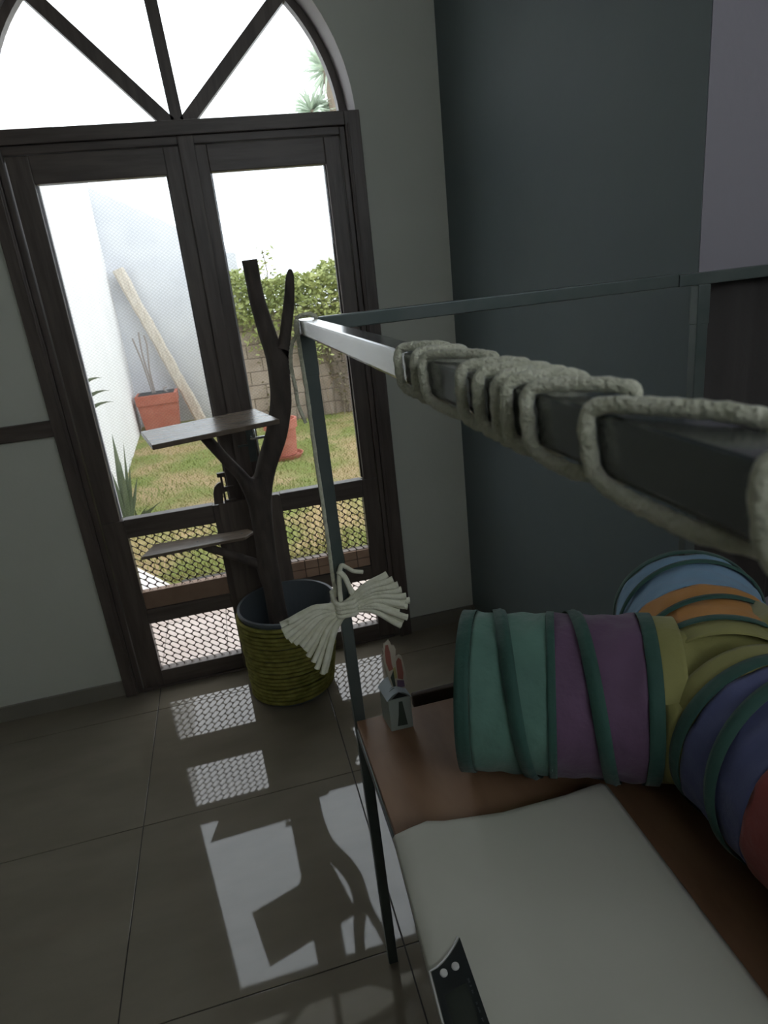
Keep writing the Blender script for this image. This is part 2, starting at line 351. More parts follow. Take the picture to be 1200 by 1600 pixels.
# lever handle, keyhole plate and gate latch
hb = bx(0.205, 0.235, -0.018, -0.010, 0.90, 1.06, bev=0.003); link('lock_plate', hb, M['metal'], dr)
hb = tube(catmull([(0.222, -0.016, 1.00), (0.222, -0.055, 1.00), (0.232, -0.062, 1.00), (0.275, -0.062, 1.0)], 5), 0.006, 8)
tube([(0.236, -0.06, 1.0), (0.236, -0.06, 1.034)], 0.005, 8, hb); link('lever_handle', hb, M['chrome'], dr, smooth=True)
hb = bx(0.168, 0.21, -0.034, -0.026, 0.968, 0.975, bev=0.001); link('bolt', hb, M['metal'], dr)
lb = prism([(0.040, 0.757), (0.075, 0.757), (0.080, 0.80), (0.079, 0.842), (0.066, 0.838), (0.052, 0.826), (0.043, 0.80)], 'y', -0.028, -0.012); link('gate_latch', lb, M['wood'], dl)
lb = bx(0.080, 0.088, -0.028, -0.012, 0.757, 0.876); bx(0.070, 0.100, -0.028, -0.012, 0.862, 0.878, bm=lb); bx(0.088, 0.125, -0.026, -0.014, 0.800, 0.820, bm=lb); bx(0.088, 0.125, -0.026, -0.014, 0.757, 0.766, bm=lb)
link('latch_bracket', lb, M['wood'], dl)

# ================================================================== FAN WINDOW
fw_ = root('window_1', kind='structure', loc=(DXC, 0.06, ARZ)); fw_['label'] = 'arched fan window of white sky with three dark spokes over the door'
bm = bmesh.new(); ro, rn = ARR-0.001, 0.583; rows = []
for k in range(na+1):
    a = pi*k/na; rows.append([bm.verts.new((DXC+r*cos(a), y, ARZ+0.002+r*sin(a))) for r, y in ((ro-0.002, 0.125), (rn, 0.125), (rn, 0.165), (ro-0.002, 0.165))])
for k in range(na):
    for j in range(4): bm.faces.new((rows[k][j], rows[k][(j+1) % 4], rows[k+1][(j+1) % 4], rows[k+1][j]))
bmesh.ops.recalc_face_normals(bm, faces=bm.faces); link('arch_frame', bm, M['wood'], fw_)
for a, wd in ((92.5, 0.021), (133.0, 0.023), (43.5, 0.022)):
    dv = Vector((cos(radians(a)), sin(radians(a)))); nv = Vector((-dv.y, dv.x)); c0 = Vector((DXC+(0.005 if 60 < a < 120 else (-0.022 if a > 120 else 0.03)), 2.100)); c1 = c0+dv*(0.575 if 60 < a < 120 else 0.565)
    p = [c0-nv*wd, c0+nv*wd, c1+nv*wd, c1-nv*wd]
    link('spoke', prism([(v.x, v.y) for v in p], 'y', 0.120, 0.160), M['wood'], fw_)
link('sill_bar', bx(DX0+0.01, DX1-0.01, 0.09, 0.165, 2.060, 2.100), M['woodh'], fw_)
bm = bmesh.new(); vs = [bm.verts.new((DXC+0.600*cos(pi*k/24), 0.142, 2.062+0.600*sin(pi*k/24))) for k in range(25)]; bm.faces.new(vs)
link('pane', bm, M['glass'], fw_)

# ================================================================== GARDEN
GZ = 0.10
link('lawn_floor', bx(-1.1, 7.0, 0.83, 16.0, GZ-0.15, GZ), M['lawn'], kind='structure')
pt = root('patio_floor', kind='structure', loc=(0.5, 0.5, 0))
link('patio_bed', bx(-1.2, 3.2, 0.17, 0.83, -0.1, -0.006), M['grout'], pt)
for i in range(15):
    for j in range(3):
        x0 = -1.2+i*0.29; y0 = 0.172+j*0.209
        link('tile', bx(x0+0.0015, x0+0.2885, y0+0.001, y0+0.207, -0.015, -0.002 if True else 0, bev=0.001), M['patio'], pt)
link('sill', bx(DX0, DX1, 0.085, 0.172, -0.02, -0.003), M['patio'], pt)
cb = root('curb', 'low brown tiled curb between patio and lawn outside the door', 'curb', (1.0, 0.8, 0))
link('curb_core', bx(-0.25, 3.2, 0.806, 0.86, -0.005, 0.104), M['grout'], cb)
for k in range(56):
    for r_ in range(2):
        x0 = -0.25+k*0.0615; link('curb_tile', bx(x0+0.001, x0+0.0603, 0.797, 0.807, 0.002+r_*0.0515, 0.0515+r_*0.0515, bev=0.001), M['curb'], cb)
bm = prism([(-1.1, 0.70), (-0.30, 0.80), (-0.55, 1.22), (-0.86, 1.75), (-1.1, 1.75)], 'z', GZ-0.12, GZ+0.012)
link('concrete_slab', bm, M['concrete'], label='pale concrete slab with a slanting edge between patio and left garden wall', cat='slab')
link('roof_eave', bx(-2.0, 4.0, 0.17, 0.80, 3.05, 3.16), M['stucco'], kind='structure')
# garden walls
bm = prism([(-0.70, 0.18), (-0.940, 6.2), (-1.25, 6.2), (-1.25, 0.18)], 'z', -0.1, 3.0); link('wall_garden', bm, M['stucco'], kind='structure')
bm = prism([(-0.935, -0.1), (0.55, -0.1), (0.55, 1.99), (-0.935, 2.82)], 'y', 6.02, 6.25); link('wall_garden_rear', bm, M['stucco_shaded'], kind='structure')
# outside face of neighbouring wall to carry the hedge: block wall
HY = 5.0
bw = root('wall_block', kind='structure', loc=(1.5, HY, GZ))
link('mortar', bx(0.30, 6.5, HY+0.02, HY+0.20, GZ, 1.30), M['block'], bw)
for r_ in range(8):
    for k in range(12):
        x0 = 0.30+k*0.30-(0.15 if r_ % 2 else 0); z0 = GZ+r_*0.148
        if x0 < 0.28: x1 = x0+0.294; x0 = 0.30
        else: x1 = x0+0.294
        link('block', bx(x0, x1, HY+random.uniform(-0.004, 0.006), HY+0.03, z0+0.004, z0+0.144, bev=0.004), M['block'], bw)
def leaves(n, box, size, rng, lean=0.6, shape=None):
    V = []; Fc = []
    for _ in range(n):
        c = Vector((rng.uniform(box[0], box[1]), rng.uniform(box[2], box[3]), rng.uniform(box[4], box[5])))
        if shape and not shape(c, rng): continue
        a = Vector((rng.gauss(0, 1), rng.gauss(0, 1), rng.gauss(0, lean))).normalized(); b = a.orthogonal().normalized()
        b = (Matrix.Rotation(rng.uniform(0, 6.28), 3, a) @ b); s = size*rng.uniform(0.6, 1.3); n0 = a.cross(b)
        i = len(V); V += [c-a*s, c+b*s*0.42+n0*s*0.1, c+a*s, c-b*s*0.42+n0*s*0.1]; Fc.append((i, i+1, i+2, i+3))
    return (V, Fc)
rng = random.Random(3)
hg = root('hedge', 'leafy green climbing hedge spilling over the brown block wall', 'hedge', (1.8, HY, 1.3))
def hsh(c, r):
    top = 1.68+0.05*sin(c.x*5)+0.03*sin(c.x*13+1); low = 1.20+0.16*sin(c.x*3.1+0.6)+0.1*sin(c.x*9)
    return low-r.random()**2*0.35 < c.z < top+0.04*r.random()
o = link('foliage', leaves(34000, (0.35, 4.0, HY-0.22, HY+0.35, 0.7, 1.80), 0.036, rng, shape=hsh), M['leaf'], hg); o['kind'] = 'stuff'
o = link('foliage', leaves(4200, (0.55, 4.0, HY-0.14, HY, GZ, 1.25), 0.028, rng, shape=lambda c, r: sin(c.x*4.2+c.z*1.2) > 0.25-0.5*r.random()), M['vine'], hg); o['kind'] = 'stuff'
bm = bmesh.new()
for k in range(46):
    x = rng.uniform(0.7, 3.5); y = HY-rng.uniform(0.02, 0.1)
    tube(catmull([(x, y, GZ), (x+rng.gauss(0, .04), y, 0.5), (x+rng.gauss(0, .07), y, 0.9), (x+rng.gauss(0, .12), y, 1.35)], 3), 0.006, 4, bm)
o = link('stem', bm, M['bark'], hg); o['kind'] = 'stuff'
wd = root('sprig', 'wispy green sprig rising above the hedge top by the dark branch', 'plant', (0.80, HY+0.1, 1.6))
bm = tube(catmull([(0.80, HY+0.1, 1.55), (0.81, HY+0.1, 1.75), (0.79, HY+0.1, 1.95)], 4), 0.006, 5); link('stem', bm, M['bark'], wd)
link('foliage', leaves(70, (0.72, 0.9, HY+0.05, HY+0.15, 1.62, 1.97), 0.03, rng), M['leaf'], wd)['kind'] = 'stuff'
# lawn blades
V = []; Fc = []
for _ in range(26000):
    y = 0.86+(rng.random()**1.5)*4.2; xw = -0.72-0.0475*(y-1) ; x = rng.uniform(xw, 2.6)
    if y < 1.8 and x < -0.28-(y-0.8)*0.62: continue
    h = rng.uniform(0.012, 0.038); a = rng.uniform(0, 6.28); wv = 0.0035; lx = rng.gauss(0, 0.012); ly = rng.gauss(0, 0.012); i = len(V)
    V += [(x-cos(a)*wv, y-sin(a)*wv, GZ-0.002), (x+cos(a)*wv, y+sin(a)*wv, GZ-0.002), (x+lx, y+ly, GZ+h)]; Fc.append((i, i+1, i+2))
link('grass', (V, Fc), M['blade'], label='short patchy green and straw coloured grass on the garden lawn', cat='grass', kind='stuff')
# timber leaning in the corner
pl = root('timber_pole', 'long pale rough timber leaning against the white garden walls', 'pole', (-0.2, 5.88, GZ))
A0, A1 = Vector((-0.20, 5.80, GZ+0.0)), Vector((-0.80, 5.93, 1.93)); dv = (A1-A0).normalized(); sx = Vector((0, 1, 0)).cross(dv).normalized(); sy = dv.cross(sx)
bm = bmesh.new(); rg = []
for k in range(25):
    c = A0.lerp(A1, k/24)+sx*rng.gauss(0, 0.003); w1, w2 = 0.062+rng.gauss(0, .003), 0.05
    rg.append([bm.verts.new(c+sx*a*w1+sy*b*w2) for a, b in ((1, .7), (.7, 1), (-.7, 1), (-1, .7), (-1, -.7), (-.7, -1), (.7, -1), (1, -.7))])
for k in range(24):
    for j in range(8): bm.faces.new((rg[k][j], rg[k][(j+1) % 8], rg[k+1][(j+1) % 8], rg[k+1][j]))
bm.faces.new(rg[0][::-1]); bm.faces.new(rg[-1]); link('shaft', bm, M['pole'], pl)
# square planter with bare twigs
pp = root('planter', 'square terracotta planter with bare twigs by the leaning timber', 'planter', (-0.65, 5.62, GZ))
bm = bmesh.new()
def frus(cx, cy, z0, z1, a0, a1, bm, b0=None, b1=None):
    b0 = b0 or a0; b1 = b1 or a1
    A = [bm.verts.new((cx+sx_*a0, cy+sy_*b0, z0)) for sx_, sy_ in ((-1, -1), (1, -1), (1, 1), (-1, 1))]
    B = [bm.verts.new((cx+sx_*a1, cy+sy_*b1, z1)) for sx_, sy_ in ((-1, -1), (1, -1), (1, 1), (-1, 1))]
    bm.faces.new(A[::-1]); bm.faces.new(B)
    for i in range(4): bm.faces.new((A[i], A[(i+1) % 4], B[(i+1) % 4], B[i]))
frus(-0.640, 5.60, GZ, GZ+0.33, 0.185, 0.222, bm, 0.14, 0.17); link('pot', bm, M['terracotta'], pp)
bm = bmesh.new(); frus(-0.640, 5.60, GZ+0.33, GZ+0.44, 0.228, 0.232, bm, 0.185, 0.19); link('rim', bm, M['terracotta'], pp)
bm = bmesh.new(); frus(-0.640, 5.60, GZ+0.44, GZ+0.445, 0.20, 0.20, bm, 0.15, 0.15); link('soil', bm, M['soil'], pp)
bm = bmesh.new()
for pts in ([(-0.66, 5.6, 0.53), (-0.68, 5.6, 0.75), (-0.70, 5.6, 1.0), (-0.69, 5.6, 1.24)], [(-0.65, 5.6, 0.53), (-0.66, 5.6, 0.8), (-0.63, 5.6, 1.08), (-0.64, 5.6, 1.2)], [(-0.68, 5.6, 0.53), (-0.72, 5.6, 0.9), (-0.77, 5.6, 1.18)], [(-0.5, 5.55, 0.53), (-0.55, 5.55, 0.58), (-0.5, 5.55, 0.6)]):
    tube(catmull(pts, 4), 0.010, 5, bm)
link('twigs', bm, M['twig'], pp)
# round pot on saucer
rp_ = root('flowerpot', 'round terracotta flowerpot on a saucer behind the dark branch', 'pot', (0.575, 3.27, GZ))
bm = lathe([(0.0, GZ+0.03, 0), (0.115, GZ+0.03, 0), (0.135, GZ+0.27, 0), (0.150, GZ+0.27, 0), (0.153, GZ+0.35, 0), (0.135, GZ+0.35, 0), (0.125, GZ+0.29, 0), (0, GZ+0.29, 0)], (0.565, 3.27), 32)
link('pot', bm, M['terracotta'], rp_, smooth=False)
bm = lathe([(0.0, GZ, 0), (0.150, GZ, 0), (0.172, GZ+0.035, 0), (0.160, GZ+0.035, 0), (0.145, GZ+0.012, 0), (0, GZ+0.012, 0)], (0.565, 3.27), 32); link('saucer', bm, M['terracotta'], rp_)
# agave by the left wall: each leaf a part
def blade(base, tip, wd, bend, parent, m, nm='leaf', n=7):
    b, t = Vector(base), Vector(tip); mid = (b+t)/2+Vector(bend); bm = bmesh.new(); side = (t-b).cross(Vector((0.3, -1, 0.2))).normalized(); rows = []
    for k in range(n+1):
        s = k/n; p = b*(1-s)**2+mid*2*s*(1-s)+t*s*s; ww = wd*(0.55+0.9*s if s < 0.4 else 0.91*(1-s)/0.6+0.02)
        nn = side.cross(t-b).normalized()*ww*0.35
        rows.append((bm.verts.new(p-side*ww), bm.verts.new(p+nn), bm.verts.new(p+side*ww)))
    for k in range(n):
        for j in (0, 1): bm.faces.new((rows[k][j], rows[k][j+1], rows[k+1][j+1], rows[k+1][j]))
    return link(nm, bm, m, parent, smooth=True)
ag = root('strap_leaf_plant', 'grey green plant with upright strap leaves by the left garden wall', 'plant', (-0.66, 2.1, GZ))
for (dx, dz, w_, dy) in ((0.02, 0.62, 0.030, 0.05), (-0.05, 0.56, 0.026, 0), (-0.10, 0.48, 0.024, -0.05), (0.05, 0.34, 0.022, 0), (-0.16, 0.40, 0.022, 0), (0.06, 0.54, 0.014, 0.12), (0.085, 0.42, 0.014, -0.02), (0.10, 0.30, 0.014, 0.05), (0.05, 0.46, 0.02, -0.1)):
    blade((-0.665+dx*0.2, 2.1+dy*0.3, GZ-0.01), (-0.665+dx*1.2, 2.1+dy, GZ+dz), w_, (dx*0.1, 0, 0.05), ag, M['agave'])
bw2 = root('bromeliad', 'low tuft of dry strap leaves at the foot of the left garden wall', 'plant', (-0.56, 1.9, GZ))
for k in range(16):
    a = rng.uniform(-0.6, 3.6); l = rng.uniform(0.10, 0.2); blade((-0.58, 1.92, GZ-0.005), (-0.58+cos(a)*l, 1.92-abs(sin(a))*l*0.6, GZ+rng.uniform(0.04, 0.17)), 0.010, (0, 0, 0.05), bw2, M['agave'], n=4)
st = root('leaning_leaf_plant', 'tall plant whose dark leaf tips poke past the left door stile', 'plant', (-0.62, 1.45, GZ))
bm = tube(catmull([(-0.66, 1.45, GZ), (-0.655, 1.45, 0.6), (-0.65, 1.45, 1.16)], 4), 0.012, 6); link('stem', bm, M['agave'], st)
for tx, tz in ((-0.50, 1.160), (-0.475, 1.085), (-0.47, 1.02)): blade((-0.652, 1.45, tz-0.06), (tx, 1.45, tz), 0.012, (0.0, 0, 0.05), st, M['agave'], n=5)
# yucca trees far behind
def yucca(nm, lab, heads, base):
    y_ = root(nm, lab, 'tree', base)
    for hx, hy, hz, hr in heads:
        bm = tube(catmull([base, ((base[0]+hx)/2+0.1, (base[1]+hy)/2, (base[2]+hz)*0.6), (hx, hy, hz)], 5), 0.09, 7); link('trunk', bm, M['bark'], y_)
        V = []; Fc = []
        for k in range(170):
            d = Vector((rng.gauss(0, 1), rng.gauss(0, 1), rng.gauss(0.25, 0.8))).normalized(); l = hr*rng.uniform(0.7, 1.0); s = d.orthogonal().normalized()*0.028; c = Vector((hx, hy, hz)); i = len(V)
            V += [c-s, c+s, c+d*l*0.6+s*0.9, c+d*l+Vector((0, 0, -0.05)), c+d*l*0.6-s*0.9]; Fc.append((i, i+1, i+2, i+3, i+4))
        link('leaf_head', (V, Fc), M['yucca'], y_)['kind'] = 'stuff'
    return y_
yucca('yucca_tree', 'tall spiky yucca tree far beyond the hedge under the arch edge', ((2.72, 10.0, 4.90, 0.62), (2.42, 10.2, 4.35, 0.50), (2.95, 10.1, 4.25, 0.4)), (2.75, 10.0, 0.0))
yucca('yucca_tree', 'shorter spiky yucca seen in the upper corner of the right door pane', ((2.72, 9.0, 3.25, 0.42),), (2.75, 9.0, 0.0))

# ================================================================== CAT TREE IN ROPE BUCKET
ct = root('cat_tree', 'dark bare branch cat tree with two board perches set in a bucket', 'cat tree', (0.215, -0.215, 0.0))
sk = [((0.206, -0.205, 0.10), .046), ((0.203, -0.203, 0.34), .040), ((0.204, -0.203, 0.535), .038), ((0.207, -0.205, 0.80), .044),     # 0-3
      ((0.165, -0.22, 0.90), .024), ((0.118, -0.25, 0.98), .021), ((0.055, -0.295, 1.098), .021),                                   # 4-6 left arm
      ((0.255, -0.20, 0.92), .040), ((0.312, -0.198, 1.03), .043), ((0.346, -0.195, 1.14), .042), ((0.356, -0.195, 1.24), .039),     # 7-10
      ((0.338, -0.195, 1.36), .034), ((0.318, -0.19, 1.50), .029), ((0.315, -0.188, 1.61), .026),                                 # 11-13
      ((0.392, -0.20, 1.36), .022), ((0.423, -0.203, 1.47), .021), ((0.440, -0.205, 1.56), .016), ((0.444, -0.205, 1.583), .006),  # 14-17
      ((0.168, -0.208, 0.548), .019), ((0.09, -0.195, 0.592), .017), ((-0.03, -0.172, 0.652), .016)]                                 # 18-20 strut
ed = [(0, 1), (1, 2), (2, 3), (3, 4), (4, 5), (5, 6), (3, 7), (7, 8), (8, 9), (9, 10), (10, 11), (11, 12), (12, 13), (10, 14), (14, 15), (15, 16), (16, 17), (2, 18), (18, 19), (19, 20)]
me = bpy.data.meshes.new('branch'); me.from_pydata([p for p, r in sk], ed, []); ob = bpy.data.objects.new('branch', me); COL.objects.link(ob); me.materials.append(M['trunk'])
md = ob.modifiers.new('s', 'SKIN'); md.use_smooth_shade = True
for i, (p, r) in enumerate(sk):
    v = me.skin_vertices[0].data[i]; v.radius = (r, r); v.use_root = (i == 0)
ob.modifiers.new('u', 'SUBSURF').levels = 2; ob.modifiers['u'].render_levels = 2
ob.parent = ct; ob.matrix_parent_inverse = Matrix.Translation(-wloc(ct))
b_ = tube([(0.3165, -0.189, 1.56), (0.3155, -0.188, 1.600), (0.3148, -0.1885, 1.6235)], lambda t: 0.0262+0.0006*sin(t*9), 14, cap=False); link('branch_tip', b_, M['trunk'], ct, smooth=True)
link('sawn_end', lathe([(0, 1.6232, 0), (0.0262, 1.6226, 0), (0.0262, 1.618, 0)], (0.3148, -0.1885), 14), M['cutend'], ct)
def perch(c4, z, th, holes):
    pc = [Vector((x, y, z)) for x, y in c4]
    bm = prism([(p.x, p.y) for p in pc], 'z', z-th, z); bmesh.ops.bevel(bm, geom=list(bm.edges), offset=0.002, segments=1, affect='EDGES')
    o = link('perch', bm, M['platform'], ct)
    for hx, hy in holes:
        sb = lathe([(0.0, z+0.0008, 0), (0.004, z+0.0008, 0), (0.0045, z-0.001, 0)], (hx, hy), 10); so = link('screw', sb, M['black'], None); so.parent = o; so.matrix_parent_inverse = Matrix.Identity(4)
        so.matrix_parent_inverse = Matrix.Identity(4)
    return o
perch([(-0.141, -0.235), (-0.083, -0.505), (0.317, -0.385), (0.252, -0.100)], 1.118, 0.016, [(0.037, -0.25), (0.262, -0.20), (0.285, -0.29)])
perch([(-0.240, -0.226), (-0.202, -0.108), (0.150, -0.125), (0.170, -0.165), (0.135, -0.212)], 0.668, 0.012, [(-0.04, -0.165), (0.125, -0.165)])
bk = root('rope_bucket', 'grey bucket wrapped in olive yellow rope standing by the door', 'bucket', (0.218, -0.215, 0))
def br(z): return 0.150+0.036*z/0.365
def bxo(z): return 0.026*z/0.365
bm = lathe([(0.0, 0.002, 0), (br(0), 0.002, 0), (br(.365), 0.365, bxo(.365)), (br(.365)+0.006, 0.368, bxo(.365)), (br(.365)+0.006, 0.378, bxo(.37)), (br(.365)-0.004, 0.378, bxo(.37)), (br(.1)-0.006, 0.10, bxo(.1)), (0, 0.10, bxo(.1))], (0.218, -0.215), 56)
link('pail', bm, M['bucket'], bk, smooth=False)
n_c = 19; path = []
for k in range(n_c*40+1):
    a = 2*pi*k/40; z = 0.011+0.0182*k/40+0.0015*sin(a*1.3); path.append((0.218+bxo(z)+(br(z)+0.0085+0.001*sin(a*2.7))*cos(a), -0.215+(br(z)+0.0085)*sin(a), z))
link('rope_wrap', tube(path, lambda t: 0.0082+0.0006*sin(t*1400), 8), M['bucketrope'], bk, smooth=True)
link('fill', lathe([(0, 0.13, 0), (0.07, 0.132, 0), (br(.13)-0.008, 0.118, 0)], (0.218+bxo(.12), -0.215), 32), M['soil'], bk)

# ================================================================== METAL SHELF FRAME
BZ = 0.691
fr = root('metal_shelf_frame', 'grey green square tube frame with a brown wooden shelf board', 'shelf', (0.31, -1.455, 0))
FX0, FX1, FY0, FY1, T = 0.2975, 0.3195, -1.466, -1.444, 0.022
def part(nm, a, m=None, bev=0.002, lab=None): return link(nm, bx(*a, bev=bev), m or M['metal'], fr, label=lab)
part('leg', (FX0, FX1, FY0, FY1, 0, 1.448)); part('leg', (1.043, 1.067, FY0, FY1, 0, 1.448)); part('leg', (FX0, FX1, -2.86, -2.838, 0, 1.448))
def zt_(y): return 1.4705-0.0082*(FY1-y)/0.97
bm = bx(FX0, FX1+0.0035, -2.86, FY1, 0, 1, 0.0)
for v in bm.verts: v.co.z = zt_(v.co.y)-(0.0235 if v.co.z < 0.5 else 0)
bmesh.ops.bevel(bm, geom=list(bm.edges), offset=0.0028, segments=2, affect='EDGES', profile=0.6)
link('long_rail', bm, M['metalbright'], fr, label='bare steel rail wound with yarn')
part('cross_bar', (FX1+0.002, 1.000, FY0, FY1-0.001, 1.448, 1.4705)); part('cross_bar', (1.001, 1.90, FY0-0.001, FY1-0.002, 1.447, 1.4685))
part('leg_sleeve', (FX0-0.001, FX1+0.001, FY0-0.001, FY1+0.001, 1.378, 1.4475)); part('leg_sleeve', (1.042, 1.068, FY0-0.001, FY1+0.001, 1.375, 1.4465))
part('shelf_rail', (FX1, 1.043, FY0+0.001, FY1, BZ-0.040, BZ-0.018)); part('shelf_rail', (FX0+0.001, FX1-0.001, -2.838, FY0, BZ-0.040, BZ-0.018))
part('shelf_rail', (1.067, 1.9, FY0+0.001, FY1, BZ-0.040, BZ-0.018))
part('back_lip', (0.425, 1.04, FY1-0.003, FY1+0.012, BZ-0.018, BZ+0.012), M['boardedge'], 0.004)
part('shelf_board', (FX0+0.003, 1.90, -2.80, FY0-0.001, BZ-0.018, BZ), M['board'], 0.0015, 'brown worn plywood shelf board')
# dark cloth made up to fill the dark area below the right-hand bar
cl = bmesh.new(); rows = []
for k in range(60):
    x = 1.070+k*0.0135; yv = -1.424+0.007*sin(k*0.75)+0.003*sin(k*1.9); rows.append((cl.verts.new((x, yv, 1.445)), cl.verts.new((x, yv+0.001, 1.0)), cl.verts.new((x+0.002, yv, BZ+0.03))))
for k in range(59):
    for j in (0, 1): cl.faces.new((rows[k][j], rows[k+1][j], rows[k+1][j+1], rows[k][j+1]))
o = link('dark_sheet', cl, M['sheet_dark'], label='dark brown cloth filling the dark area behind the right post of the metal frame', cat='sheet', smooth=True)
o.modifiers.new('t', 'SOLIDIFY').thickness = 0.002

# ================================================================== YARN, CORD, TASSEL
yk = [-2.088, -2.131, -2.149, -2.220, -2.246, -2.270, -2.281, -2.303, -2.353, -2.437, -2.51]
ro_ = 0.0033; pth = []
for i, y in enumerate(yk[:-1]):
    d = yk[i+1]-y; d2 = (yk[i+2]-yk[i+1]) if i+2 < len(yk) else -0.06
    def q(fx, fz, yy):   # fx 0..1 front to back, fz 0..1 bottom to top, around the rail
        zt = zt_(yy); pth.append((FX0-ro_-0.0002+fx*(0.0255+2*ro_+0.0004), yy, zt-0.0235-ro_-0.0002+fz*(0.0235+2*ro_+0.0004)))
    q(1, 0.85, y+0.62*d); q(0.86, 1.0, y+0.55*d); q(0.5, 1.03, y+0.32*d); q(0.13, 1.0, y+0.06*d); q(0.0, 0.86, y); q(-0.02, 0.5, y+0.02*d); q(0.0, 0.16, y+0.07*d)
    q(0.05, 0.03, y+0.22*d); q(0.08, 0.0, y+0.45*d); q(0.14, -0.01, y+0.7*d); q(0.5, -0.03, y+0.95*d); q(0.87, 0.0, y+1.05*d+0.2*d2); q(1.0, 0.14, y+d+0.35*d2)
yr = root('yarn_wrap', 'thick fuzzy cream yarn spiralling around the near steel rail', 'yarn', (FX0, -2.3, 1.46))
pc = catmull(pth, 6)
link('yarn', tube(pc, ro_, 10, lobes=2, twist=700, lobe_amp=0.08), M['yarn'], yr, smooth=True)
V = []; Fc = []
for _ in range(5200):
    k = rng.randrange(1, len(pc)-1); t = (pc[k+1]-pc[k-1]).normalized(); d = Vector((rng.gauss(0, 1), rng.gauss(0, 1), rng.gauss(0, 1))); d = (d-t*d.dot(t)).normalized()
    b = pc[k]+d*ro_*0.92; e = b+(d*rng.uniform(0.2, 1.0)+t*rng.gauss(0, 0.7))*0.0016; s = d.cross(t)*0.00009; i = len(V); V += [b-s, b+s, e]; Fc.append((i, i+1, i+2))
link('fuzz', (V, Fc), M['yarn'], yr)['kind'] = 'stuff'
cdv = root('twine', 'thin twisted cord looped over the frame corner and hanging down', 'cord', (FX0, -1.46, 1.47))
p1 = catmull([(0.326, -1.487, 1.470), (0.318, -1.487, 1.4765), (0.306, -1.484, 1.4775), (0.2945, -1.478, 1.473), (0.291, -1.474, 1.460), (0.290, -1.472, 1.447), (0.283, -1.470, 1.436), (0.2765, -1.468, 1.415), (0.275, -1.468, 1.39), (0.277, -1.468, 1.365), (0.2775, -1.468, 1.335), (0.283, -1.468, 1.312), (0.286, -1.468, 1.303)], 8)
link('cord', tube(p1, 0.0031, 10, lobes=3, twist=900, lobe_amp=0.16), M['yarn'], cdv, smooth=True)
p2 = catmull([(0.2935, -1.478, 1.472), (0.2925, -1.474, 1.43), (0.294, -1.4735, 1.36), (0.2935, -1.473, 1.25), (0.294, -1.473, 1.12), (0.2935, -1.473, 1.02), (0.2945, -1.473, 0.975)], 10)
link('cord', tube(p2, 0.0034, 10, lobes=3, twist=900, lobe_amp=0.16), M['yarn'], cdv, smooth=True)
# cotton tassel bow tied to the leg
ts = root('cotton_bow', 'cream cotton cord tassel tied like a bow around the frame leg', 'tassel', (0.309, -1.478, 0.957))
K = Vector((0.3085, -1.4835, 0.957))
def strand(end, sag, r1, k0):
    e = Vector(end); m_ = K.lerp(e, 0.5)+Vector((0, -0.004, sag)); s0 = K+k0
    return catmull([s0-(e-K).normalized()*0.006, s0+(e-s0)*0.12, m_, e-(e-m_)*0.25+Vector((0, 0, -sag*0.05)), e], 6), (lambda t, r1=r1: 0.0034+(r1-0.0034)*min(1, t*1.5)+(0.0008 if t > 0.97 else 0))
L_ends = [(0.186, 0.948), (0.187, 0.940), (0.190, 0.929), (0.197, 0.917), (0.205, 0.910), (0.216, 0.900), (0.226, 0.876), (0.233, 0.868), (0.238, 0.845), (0.246, 0.838), (0.252, 0.832), (0.200, 0.956), (0.222, 0.893), (0.212, 0.918), (0.256, 0.862)]
R_ends = [(0.392, 1.006), (0.400, 0.998), (0.408, 0.986), (0.414, 0.972), (0.421, 0.958), (0.428, 0.945), (0.422, 0.935), (0.418, 0.917), (0.412, 0.906), (0.405, 0.902), (0.410, 0.962), (0.416, 0.943), (0.404, 0.930)]
for grp, sag in ((L_ends, 0.016), (R_ends, 0.012)):
    for i, (x, z) in enumerate(grp):
        p, rf = strand((x, -1.487-0.014*((i*7) % 5)/5-0.004*(i % 2), z), sag, 0.0062, Vector((0, -0.0015*(i % 3), 0.011*((i/len(grp))-0.5)*-1.6)))
        link('strand', tube(p, rf, 9, flat=0.8), M['cotton'], ts, smooth=True)
kb = bmesh.new()
for dz in (-0.012, -0.004, 0.004, 0.012):
    cs = [(FX0-0.006, FY1+0.006), (FX1+0.006, FY1+0.006), (FX1+0.006, -1.492), (0.3085, -1.497), (FX0-0.006, -1.492)]
    tube(catmull([(x, y, 0.957+dz) for x, y in cs+cs[:1]], 6), 0.0048, 8, kb)
link('knot', kb, M['cotton'], ts, smooth=True)
for pts in ([(0.300, -1.487, 0.97), (0.302, -1.487, 1.01), (0.309, -1.488, 1.040), (0.318, -1.488, 1.036), (0.330, -1.488, 1.026), (0.347, -1.488, 1.020)], [(0.302, -1.489, 1.032), (0.312, -1.491, 1.02), (0.318, -1.492, 1.00), (0.322, -1.492, 0.984)]):
    link('tie_end', tube(catmull(pts, 6), 0.0056, 9, flat=0.7), M['cotton'], ts, smooth=True)

